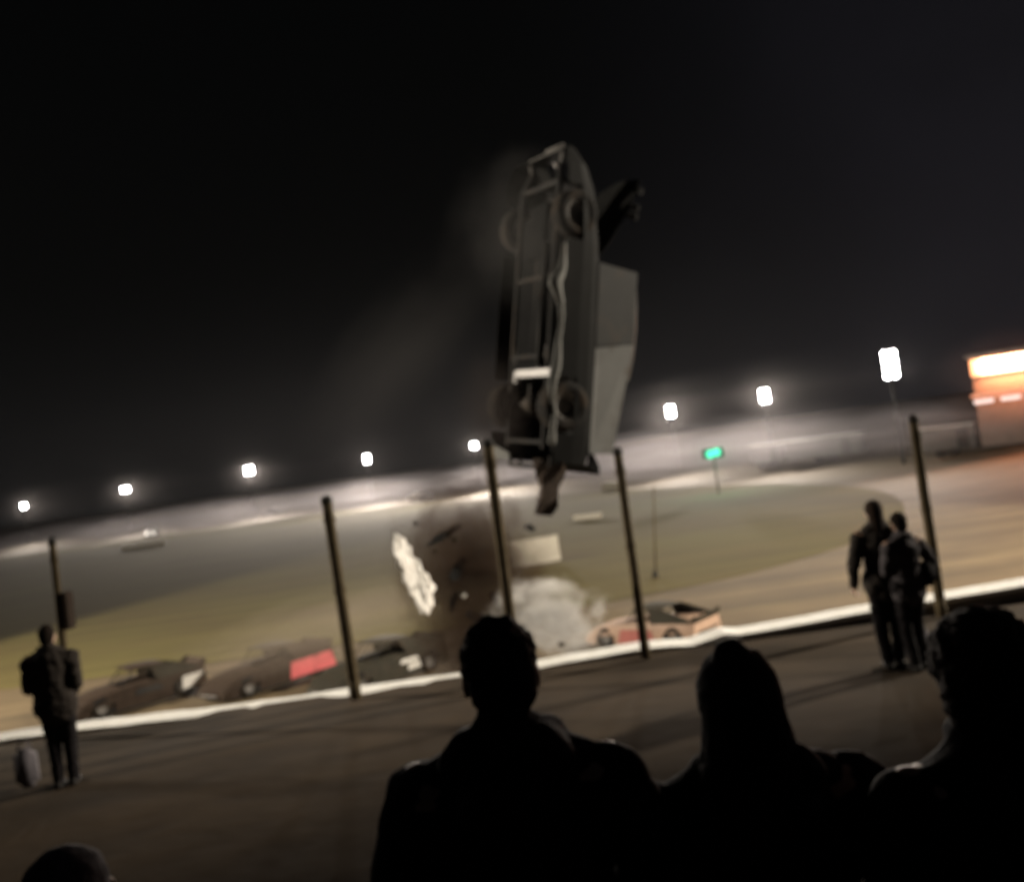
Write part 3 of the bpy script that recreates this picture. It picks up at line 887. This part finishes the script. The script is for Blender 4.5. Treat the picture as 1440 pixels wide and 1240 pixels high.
# ------------------------------------------------------------------ people
DG = lambda: bpy.context.evaluated_depsgraph_get()
def capsule(mb, p0, p1, r0, r1, squash=None, n=14):
    """tapered limb with round ends; squash = (axis vector, factor)"""
    p0, p1 = Vector(p0), Vector(p1)
    d = p1 - p0
    L_ = max(d.length, 1e-5); d = d / L_
    a = d.orthogonal().normalized(); b = d.cross(a)
    rings = []
    for k in range(5):
        t = -math.pi / 2 + (math.pi / 2) * k / 4.0
        rings.append((p0 + d * (r0 * math.sin(t)), r0 * math.cos(t)))
    for k in range(5):
        t = (math.pi / 2) * k / 4.0
        rings.append((p1 + d * (r1 * math.sin(t)), r1 * math.cos(t)))
    vs = []
    for c, r in rings:
        for k in range(n):
            t = 2 * math.pi * k / n
            o = (a * math.cos(t) + b * math.sin(t)) * max(r, 1e-4)
            p = c + o
            if squash:
                ax, f = squash
                ctr = (p0 + p1) / 2
                q = p - ctr
                p = ctr + q + Vector(ax) * (q.dot(Vector(ax)) * (f - 1))
            vs.append(p)
    m = len(rings)
    fs = [(i * n + k, i * n + (k + 1) % n, (i + 1) * n + (k + 1) % n, (i + 1) * n + k) for i in range(m - 1) for k in range(n)]
    fs += [tuple(range(n - 1, -1, -1)), tuple(range((m - 1) * n, m * n))]
    mb.add(vs, fs)

def ellip(mb, c, r, mx=None, n=20, m=14):
    vs = []
    for i in range(m + 1):
        t = math.pi * i / m
        for k in range(n):
            p = Vector((r[0] * math.sin(t) * math.cos(2 * math.pi * k / n), r[1] * math.sin(t) * math.sin(2 * math.pi * k / n), r[2] * math.cos(t)))
            if i in (0, m): p += Vector((1e-4 * math.cos(2 * math.pi * k / n), 1e-4 * math.sin(2 * math.pi * k / n), 0))
            if mx is not None: p = mx @ p
            vs.append(p + Vector(c))
    fs = [(i * n + k, i * n + (k + 1) % n, (i + 1) * n + (k + 1) % n, (i + 1) * n + k) for i in range(m) for k in range(n)]
    fs += [tuple(range(n - 1, -1, -1)), tuple(range(m * n, m * n + n))]
    mb.add(vs, fs)

def fuse(mb, name, voxel, m, parent, smooth=2, fold=0.0, fscale=7, seed=0.0):
    me = bpy.data.meshes.new(name); me.from_pydata(mb.v, [], mb.f)
    bm = bmesh.new(); bm.from_mesh(me); bmesh.ops.recalc_face_normals(bm, faces=bm.faces); bm.to_mesh(me); bm.free()
    t = bpy.data.objects.new('fusing', me); COL.objects.link(t)
    r = t.modifiers.new('r', 'REMESH'); r.mode = 'VOXEL'; r.voxel_size = voxel
    s = t.modifiers.new('s', 'SMOOTH'); s.iterations = smooth; s.factor = .5
    out = bpy.data.meshes.new_from_object(t.evaluated_get(DG()))
    bpy.data.objects.remove(t); bpy.data.meshes.remove(me)
    if fold:
        co = np.empty(len(out.vertices) * 3); out.vertices.foreach_get('co', co); co = co.reshape(-1, 3)
        no = np.empty(len(out.vertices) * 3); out.vertices.foreach_get('normal', no); no = no.reshape(-1, 3)
        for i in range(len(co)):
            p = co[i]
            k = mnoise.noise((p[0] * fscale + seed, p[1] * fscale, p[2] * fscale * 1.9)) + .5 * mnoise.noise((p[0] * fscale * 2.3, p[1] * fscale * 2.3 + seed, p[2] * fscale * 3))
            co[i] = p + no[i] * (k * fold)
        out.vertices.foreach_set('co', co.ravel()); out.update()
    return link(name, out, m, parent, True)

def hand(mb, wrist, dirn, palm_n, s):
    """palm, four unequal bent fingers and a thumb leaving the side near the wrist; s = -1 left, +1 right"""
    w = Vector(wrist); d = Vector(dirn).normalized(); n = Vector(palm_n); n = (n - d * n.dot(d)).normalized()
    side = d.cross(n)
    for k in range(4):
        o = side * ((k - 1.5) * .020)
        capsule(mb, w + d * .01 + o * .7, w + d * .088 + o, .013, .0115)
        ln = (.078, .088, .082, .064)[k]
        q0 = w + d * .090 + o * 1.05
        q1 = q0 + (d * .92 + n * .35).normalized() * ln * .45
        q2 = q1 + (d * .6 + n * .8).normalized() * ln * .32
        q3 = q2 + (d * .2 + n * 1.0).normalized() * ln * .25
        capsule(mb, q0, q1, .0095, .009); capsule(mb, q1, q2, .009, .0083); capsule(mb, q2, q3, .0083, .0075)
    th = side * (-.036)
    t0 = w + d * .025 + th * .7
    t1 = t0 + (d * .6 + side * -.6 + n * .4).normalized() * .042
    t2 = t1 + (d * .8 + side * -.25 + n * .5).normalized() * .032
    capsule(mb, t0, t1, .014, .011); capsule(mb, t1, t2, .011, .009)

def head_shape(mb, H, rz, nod, k):
    mx = Matrix.Rotation(rz, 3, 'Z') @ Matrix.Rotation(nod, 3, 'X')
    def P(x, y, z): return H + mx @ (Vector((x, y, z)) * k)
    ellip(mb, P(0, -.012, .03), (.076 * k, .096 * k, .098 * k), mx)
    ellip(mb, P(0, .022, -.045), (.060 * k, .072 * k, .075 * k), mx)
    capsule(mb, P(0, .092, .012), P(0, .113, -.026), .011 * k, .016 * k, None, 10)
    capsule(mb, P(-.026, .086, -.066), P(.026, .086, -.066), .011 * k, .011 * k, None, 10)
    ellip(mb, P(0, .075, -.105), (.028 * k, .022 * k, .020 * k), mx)
    capsule(mb, P(-.045, .080, .030), P(.045, .080, .030), .012 * k, .012 * k, None, 10)
    for s in (-1, 1):
        ellip(mb, P(s * .080, -.005, -.008), (.010 * k, .022 * k, .033 * k), mx, 12, 8)
        ellip(mb, P(s * .032, .080, .008), (.014 * k, .010 * k, .009 * k), mx, 10, 8)
    return P, mx

def person(loc, rz, hgt, label, group, top='black_cloth', legs='denim', hair='hair', style='short', pose=None, voxel=.010, build=1.0, head_turn=0.0, nod=0.0, collar='stand'):
    pose = pose or {}
    k = hgt / 1.75
    e_name = 'person'
    J = {}
    hip_z, sh_z = .93, 1.43
    lean = pose.get('lean', 0.0)
    J['hipL'], J['hipR'] = Vector((-.095, 0, hip_z)), Vector((.095, 0, hip_z))
    fl_, fr_ = pose.get('feet', ((-.13, -.02), (.13, .04)))
    J['ankL'], J['ankR'] = Vector((fl_[0], fl_[1], .085)), Vector((fr_[0], fr_[1], .085))
    for s in 'LR':
        h_, a_ = J['hip' + s], J['ank' + s]
        J['kne' + s] = (h_ + a_) / 2 + Vector((0, .045, .02))
    sh = Vector((0, lean, sh_z))
    J['shL'], J['shR'] = sh + Vector((-.185 * build, 0, 0)), sh + Vector((.185 * build, 0, 0))
    J['elL'] = Vector(pose.get('elL', (-.27 * build, -.03, 1.13))); J['elR'] = Vector(pose.get('elR', (.27 * build, -.03, 1.13)))
    J['wrL'] = Vector(pose.get('wrL', (-.27 * build, .10, .90))); J['wrR'] = Vector(pose.get('wrR', (.27 * build, .10, .90)))
    neck = sh + Vector((0, .0, .06)); H = sh + Vector((0, .035, .215))
    b = MB()
    # flesh
    capsule(b, J['hipL'] + Vector((0, 0, .02)), J['hipR'] + Vector((0, 0, .02)), .115, .115, ((0, 1, 0), .9))
    capsule(b, (0, 0, .98), (0, lean * .5, 1.18), .145 * build, .135 * build, ((0, 1, 0), .72))
    capsule(b, (0, lean * .5, 1.17), (0, lean * .9, 1.33), .138 * build, .150 * build, ((0, 1, 0), .74))
    capsule(b, J['shL'] + Vector((.03, 0, -.03)), J['shR'] + Vector((-.03, 0, -.03)), .072 * build, .072 * build)
    capsule(b, sh + Vector((0, -.01, -.02)), H + Vector((0, -.02, -.06)), .062, .056)
    for s in 'LR':
        capsule(b, J['hip' + s], J['kne' + s], .088, .060); capsule(b, J['kne' + s], J['ank' + s], .058, .038)
        capsule(b, J['ank' + s] + Vector((0, -.03, -.045)), J['ank' + s] + Vector((0, .13, -.055)), .036, .03)
        capsule(b, J['sh' + s], J['el' + s], .055, .042); capsule(b, J['el' + s], J['wr' + s], .042, .028)
        sg = -1 if s == 'L' else 1
        hand(b, J['wr' + s], J['wr' + s] - J['el' + s], pose.get('palm' + s, (-sg, .15, 0)), sg)
    Pf, mx = head_shape(b, H, head_turn, nod, 1.0)
    body = fuse(b, e_name, min(voxel, .0075), M['skin'], None, 1)
    # jacket
    j = MB()
    t = .022 * build
    capsule(j, (-.05, 0, .90), (.05, 0, .90), .155 * build, .155 * build, ((0, 1, 0), .82))
    capsule(j, (0, 0, .90), (0, lean * .5, 1.16), .185 * build, .165 * build, ((0, 1, 0), .74))
    capsule(j, (0, lean * .5, 1.15), (0, lean * .9, 1.33), .165 * build, .182 * build, ((0, 1, 0), .74))
    capsule(j, J['shL'] + Vector((.03, 0, -.06)), J['shR'] + Vector((-.03, 0, -.06)), .088 * build, .088 * build)
    for s in 'LR':
        sg = -1 if s == 'L' else 1
        capsule(j, J['sh' + s] + Vector((-sg * .02, 0, -.035)), sh + Vector((sg * .05, -.01, .055)), .066 * build, .070)
    if collar == 'hood':
        capsule(j, sh + Vector((-.085, -.075, .055)), sh + Vector((.085, -.075, .055)), .062, .062)
        capsule(j, sh + Vector((-.05, -.115, .0)), sh + Vector((.05, -.115, .0)), .06, .06)
        capsule(j, sh + Vector((-.09, .02, .07)), sh + Vector((-.085, -.06, .075)), .045, .05); capsule(j, sh + Vector((.09, .02, .07)), sh + Vector((.085, -.06, .075)), .045, .05)
    elif collar == 'stand':
        for k_ in range(12):
            t0 = 2 * math.pi * k_ / 12; t1 = 2 * math.pi * (k_ + 1) / 12
            capsule(j, sh + Vector((.088 * math.cos(t0), .085 * math.sin(t0), .10)), sh + Vector((.088 * math.cos(t1), .085 * math.sin(t1), .10)), .024, .024, None, 8)
    capsule(j, sh + Vector((0, -.01, .02)), sh + Vector((0, 0, .095)), .085, .078)
    for s in 'LR':
        capsule(j, J['sh' + s] + Vector((0, 0, -.035)), J['el' + s], .078 * build, .066); capsule(j, J['el' + s], J['wr' + s], .063, .048)
    fuse(j, 'jacket', voxel, M[top], body, 2, .016, 7, loc[0] * 3.1)
    # trousers and shoes
    tr = MB()
    capsule(tr, J['hipL'] + Vector((0, 0, .03)), J['hipR'] + Vector((0, 0, .03)), .128, .128, ((0, 1, 0), .9))
    for s in 'LR':
        capsule(tr, J['hip' + s], J['kne' + s], .104, .078); capsule(tr, J['kne' + s], J['ank' + s] + Vector((0, 0, .0)), .077, .062)
    fuse(tr, 'trousers', voxel, M[legs], body, 2, .010, 7, 2 + loc[0])
    for s in 'LR':
        so = MB()
        capsule(so, J['ank' + s] + Vector((0, -.045, -.045)), J['ank' + s] + Vector((0, .15, -.055)), .047, .040, ((0, 0, 1), .95))
        capsule(so, J['ank' + s], J['ank' + s] + Vector((0, 0, -.04)), .05, .048)
        fuse(so, 'shoe', .010, M['shoe'], body, 1)
    # hair / headgear
    hb = MB()
    if style == 'short':
        ellip(hb, Pf(0, -.022, .045), (.086, .100, .096), mx)
        ellip(hb, Pf(0, -.055, -.01), (.074, .062, .085), mx)
    elif style == 'bushy':
        ellip(hb, Pf(0, -.025, .035), (.112, .118, .112), mx)
        ellip(hb, Pf(-.03, -.05, -.03), (.094, .075, .10), mx)
        ellip(hb, Pf(.03, -.05, -.03), (.094, .075, .10), mx)
    elif style == 'long':
        ellip(hb, Pf(0, -.022, .04), (.092, .105, .10), mx)
        capsule(hb, Pf(0, -.06, .0), Pf(0, -.09, -.22), .082, .06, None, 14)
    elif style == 'hood':
        ellip(hb, Pf(0, -.03, .02), (.100, .112, .118), mx)
        capsule(hb, Pf(0, -.04, .05), Pf(-.01, -.055, .115), .078, .045)
        capsule(hb, Pf(0, -.05, -.02), Pf(0, -.06, -.15), .098, .125)
    elif style == 'cap':
        ellip(hb, Pf(0, -.01, .055), (.092, .108, .082), mx)
        capsule(hb, Pf(-.05, .11, .05), Pf(.05, .11, .05), .035, .035, ((0, 0, 1), .3))
    elif style == 'beanie':
        ellip(hb, Pf(0, -.018, .055), (.094, .110, .100), mx)
        capsule(hb, Pf(0, -.02, .01), Pf(0, -.02, .03), .098, .096)
    nm = {'hood': 'hood', 'cap': 'cap', 'beanie': 'knit_hat'}.get(style, 'hair')
    fuse(hb, nm, .008, M[hair], body, 1, .009 if nm == 'hair' else .004, 34 if nm == 'hair' else 16, loc[1])
    body.location = loc; body.rotation_euler = (0, 0, rz); body.scale = (k, k, k)
    tag(body, label, 'person', group)
    return body

def stand(img_head, img_foot, d):
    """ground spot and height of someone standing at depth d"""
    a = at(*img_head, d); b = onz(*img_foot, 0)
    return Vector((b.x, b.y, 0)), a.z

SPG = 'spectators standing in the stand'
EDG = 'people standing at the barrier'
# at the barrier
q0 = onz(78, 1108, 0)
person((q0.x + .12, q0.y, 0), R(10), at(62, 880, q0.y).z - .02, 'person in a dark coat by the fence post with the brown box', EDG, 'dark_cloth', 'black_cloth', 'hair', 'short',
       pose={'elL': (-.25, -.02, 1.12), 'wrL': (-.16, .18, 1.02), 'elR': (.25, -.02, 1.12), 'wrR': (.17, .18, 1.0), 'feet': ((-.07, 0), (.07, .05))}, build=1.2)
bagp = onz(57, 1095, 0)
e = empty('tote_bag', (bagp.x, bagp.y - .25, 0), R(12))
b = MB(); b.box((0, 0, .21), (.22, .16, .40), taper=.75, bev=.05); b.build('bag_body', M['pale_cloth'], e, True)
b = MB()
for k in range(8):
    t0, t1 = math.pi * k / 8, math.pi * (k + 1) / 8
    b.tube((.07 * math.cos(t0), 0, .39 + .09 * math.sin(t0)), (.07 * math.cos(t1), 0, .39 + .09 * math.sin(t1)), .009, .009, 6)
b.build('bag_handle', M['pale_cloth'], e)
tag(e, 'pale grey tote bag at the feet of the person by the brown box', 'bag')

q1 = onz(1240, 948, 0)
person((q1.x + .21, q1.y + .15, 0), R(-6), at(1236, 708, q1.y).z, 'person in a dark coat, left one of the pair at the barrier', EDG, 'dark_cloth', 'black_cloth', 'hair_brown', 'long',
       pose={'elR': (.22, .10, 1.13), 'wrR': (.08, .26, 1.12), 'feet': ((-.07, 0), (.07, .05))}, build=1.08)
q2 = onz(1278, 940, 0)
person((q2.x + .08, q2.y - .10, 0), R(14), at(1264, 722, q2.y).z, 'person in a charcoal grey jacket, right one of the pair at the barrier', EDG, 'grey_cloth', 'black_cloth', 'hair', 'short',
       pose={'elR': (.34, -.02, 1.14), 'wrR': (.30, .16, .98), 'elL': (-.22, .06, 1.14), 'wrL': (-.10, .24, 1.08), 'feet': ((-.07, -.02), (.08, .06))}, build=1.05)
# shoulder bag held at the elbow of the right one
p = at(1303, 806, q2.y - .1)
e = empty('shoulder_bag', (p.x, p.y, p.z))
b = MB(); b.box((0, 0, 0), (.20, .12, .26), taper=.85, bev=.045); b.build('bag_body', M['black_cloth'], e, True)
b = MB(); b.tube((-.07, 0, .12), (-.20, .02, .46), .012, .012, 6); b.tube((.06, 0, .12), (-.18, .02, .47), .012, .012, 6); b.build('strap', M['black_cloth'], e)
tag(e, 'black shoulder bag hanging at the arm of the person in the grey jacket', 'bag')
q3 = onz(1299, 934, 0)
e = empty('tote_bag', (q3.x, q3.y - .05, 0), R(-8))
b = MB(); b.box((0, 0, .20), (.20, .15, .36), taper=.86, bev=.045); b.build('bag_body', M['pale_cloth'], e, True)
b = MB(); b.tube((-.05, 0, .36), (0, 0, .46), .008, .008, 6); b.tube((.05, 0, .36), (0, 0, .46), .008, .008, 6); b.build('bag_handle', M['pale_cloth'], e)
tag(e, 'pale grey tote bag on the ground beside the pair standing close together', 'bag')

# in the stand, right in front of the camera
def spectator(img_top, d, step, label, top, hair, style, build, rz=0.0, turn=0.0, pose=None, nod=0.0, collar='hood'):
    p = at(*img_top, d)
    person((p.x, d, step), rz, p.z - step, label, SPG, top, 'denim', hair, style, pose, .009, build, turn, nod, collar)
spectator((693, 890), 2.12, .74, 'spectator with a bare dark head and black jacket, standing in the middle of the foreground', 'black_cloth', 'hair', 'short', 1.14, R(-4), R(8), {'elL': (-.34, -.02, 1.10), 'elR': (.35, -.02, 1.10)})
spectator((1034, 926), 2.15, .66, 'spectator with a pointed dark hood, between the bare dark head and the bushy hair', 'black_cloth', 'black_cloth', 'hood', 1.26, R(5), R(-6))
spectator((1378, 880), 1.95, .74, 'spectator with bushy dark hair in black, at the right edge of the foreground', 'black_cloth', 'hair_brown', 'bushy', 1.14, R(8), R(6), None, 0.0, 'stand')
spectator((84, 1224), 2.05, .50, 'spectator in a grey knit hat, mostly below the frame in the corner', 'black_cloth', 'grey_cloth', 'beanie', 1.0, R(-6), R(-10))
# the stand they stand on
e = empty('grandstand', (0, 0, 0))
for k, (y0, y1, z) in enumerate(((1.75, 2.75, .50), (1.0, 1.75, .86), (.0, 1.0, 1.22), (-1.2, .0, 1.58))):
    pass
b = MB()
b.box((0, 2.25, .46), (24, .9, .06), bev=.012); b.build('foot_board', M['wall_grey'], e)
b = MB(); b.box((0, .2, 1.18), (24, 1.6, .06), bev=.012); b.build('foot_board', M['wall_grey'], e)
b = MB()
for k in range(9):
    x = -11.6 + k * 2.9
    for y, z in ((1.9, .43), (2.6, .43), (-.5, 1.15), (.9, 1.15)):
        b.box((x, y, z / 2), (.08, .08, z))
b.build('leg_frame', M['black_steel'], e)
tag(e, 'stepped grandstand platform under the foreground spectators', 'grandstand')
for (img, d, zz, lab) in (((694, 873), 2.12, .74, 'wooden crate under the spectator with the bare dark head'), ((1028, 896), 2.15, .66, 'wooden crate under the hooded spectator'), ((1376, 852), 1.95, .74, 'wooden crate under the spectator with bushy hair')):
    p = at(*img, d)
    hgt = zz - .49
    c = empty('standing_crate', (p.x, d + .02, .49))
    b = MB(); b.box((0, 0, hgt - .012), (.56, .42, .024), bev=.004); b.build('crate_top', M['post'], c)
    b = MB()
    for s in (-1, 1):
        b.box((0, s * .19, hgt * .5 - .014), (.54, .03, hgt - .03)); b.box((s * .25, 0, hgt * .5 - .014), (.03, .34, hgt - .03))
    b.build('crate_side', M['post'], c)
    tag(c, lab, 'crate', 'crates the spectators stand on')

# ------------------------------------------------------------------ hazy air
bm = bmesh.new(); bmesh.ops.create_cube(bm, size=1.0)
me = bpy.data.meshes.new('haze'); bm.to_mesh(me); bm.free()
hm = bpy.data.materials.new('hazy_air')
nt, N, Lk = nodes_of(hm)
N.remove(N['Principled BSDF'])
pv = N.new('ShaderNodeVolumePrincipled')
pv.inputs['Color'].default_value = (.86, .84, .86, 1); pv.inputs['Density'].default_value = .00004; pv.inputs['Anisotropy'].default_value = .6
Lk.new(pv.outputs['Volume'], N['Material Output'].inputs['Volume'])
hz = link('haze', me, hm)
hz.location = (0, 275, 6.0); hz.scale = (860, 700, 21)
tag(hz, 'thin dusty air over the lit track', 'haze', kind='stuff')

# ------------------------------------------------------------------ night sky
w = bpy.data.worlds.new('World'); scene.world = w; w.use_nodes = True
nt = w.node_tree; N, Lk = nt.nodes, nt.links
bg = N['Background']
tc = N.new('ShaderNodeTexCoord'); sx = N.new('ShaderNodeSeparateXYZ'); Lk.new(tc.outputs['Generated'], sx.inputs[0])
mr = N.new('ShaderNodeMapRange'); mr.interpolation_type = 'SMOOTHSTEP'
mr.inputs['From Min'].default_value, mr.inputs['From Max'].default_value = .02, .55
Lk.new(sx.outputs['X'], mr.inputs['Value'])
no = N.new('ShaderNodeTexNoise'); no.inputs['Scale'].default_value = 3.0; no.inputs['Detail'].default_value = 5
Lk.new(tc.outputs['Generated'], no.inputs['Vector'])
cr = N.new('ShaderNodeMapRange'); cr.inputs['From Min'].default_value, cr.inputs['From Max'].default_value = .35, .7
cr.inputs['To Min'].default_value, cr.inputs['To Max'].default_value = .7, 1.3
Lk.new(no.outputs['Fac'], cr.inputs['Value'])
mm = N.new('ShaderNodeMath'); mm.operation = 'MULTIPLY'; Lk.new(mr.outputs['Result'], mm.inputs[0]); Lk.new(cr.outputs['Result'], mm.inputs[1])
mx = N.new('ShaderNodeMix'); mx.data_type = 'RGBA'
mx.inputs['A'].default_value = (.0007, .0009, .0010, 1); mx.inputs['B'].default_value = (.0066, .0064, .0086, 1)
Lk.new(mm.outputs['Value'], mx.inputs['Factor'])
mz = N.new('ShaderNodeMapRange'); mz.interpolation_type = 'SMOOTHERSTEP'
mz.inputs['From Min'].default_value, mz.inputs['From Max'].default_value = .24, -.03
Lk.new(sx.outputs['Z'], mz.inputs['Value'])
gl = N.new('ShaderNodeMix'); gl.data_type = 'RGBA'; gl.blend_type = 'ADD'
Lk.new(mz.outputs['Result'], gl.inputs['Factor']); Lk.new(mx.outputs['Result'], gl.inputs['A']); gl.inputs['B'].default_value = (.0030, .0030, .0032, 1)
Lk.new(gl.outputs['Result'], bg.inputs['Color'])
bg.inputs['Strength'].default_value = 1.0

# ------------------------------------------------------------------ camera and view
cd = bpy.data.cameras.new('camera'); cam = bpy.data.objects.new('camera', cd); COL.objects.link(cam)
cd.sensor_width = 36; cd.lens = 36 * F / W0; cd.clip_end = 3000; cd.clip_start = .05
c, s = math.cos(ROLL), math.sin(ROLL)
xc = RGT * c - UP * s; yc = RGT * s + UP * c
mw = Matrix((xc, yc, -FWD)).transposed().to_4x4(); mw.translation = CAM
cam.matrix_world = mw
cd.dof.use_dof = True
cd.dof.focus_distance = .42
blur_px = 9.5           # softness of far things, in photograph pixels
cd.dof.aperture_fstop = (cd.lens / 1000) / (blur_px * .42 / F)
scene.camera = cam
vs_ = scene.view_settings
vs_.view_transform = 'Standard'; vs_.look = 'None'; vs_.exposure = 0; vs_.gamma = 1; vs_.use_curve_mapping = False
scene.cycles.max_bounces = 5
scene.cycles.volume_bounces = 0
scene.cycles.volume_step_rate = 2.2
scene.cycles.sample_clamp_indirect = 4
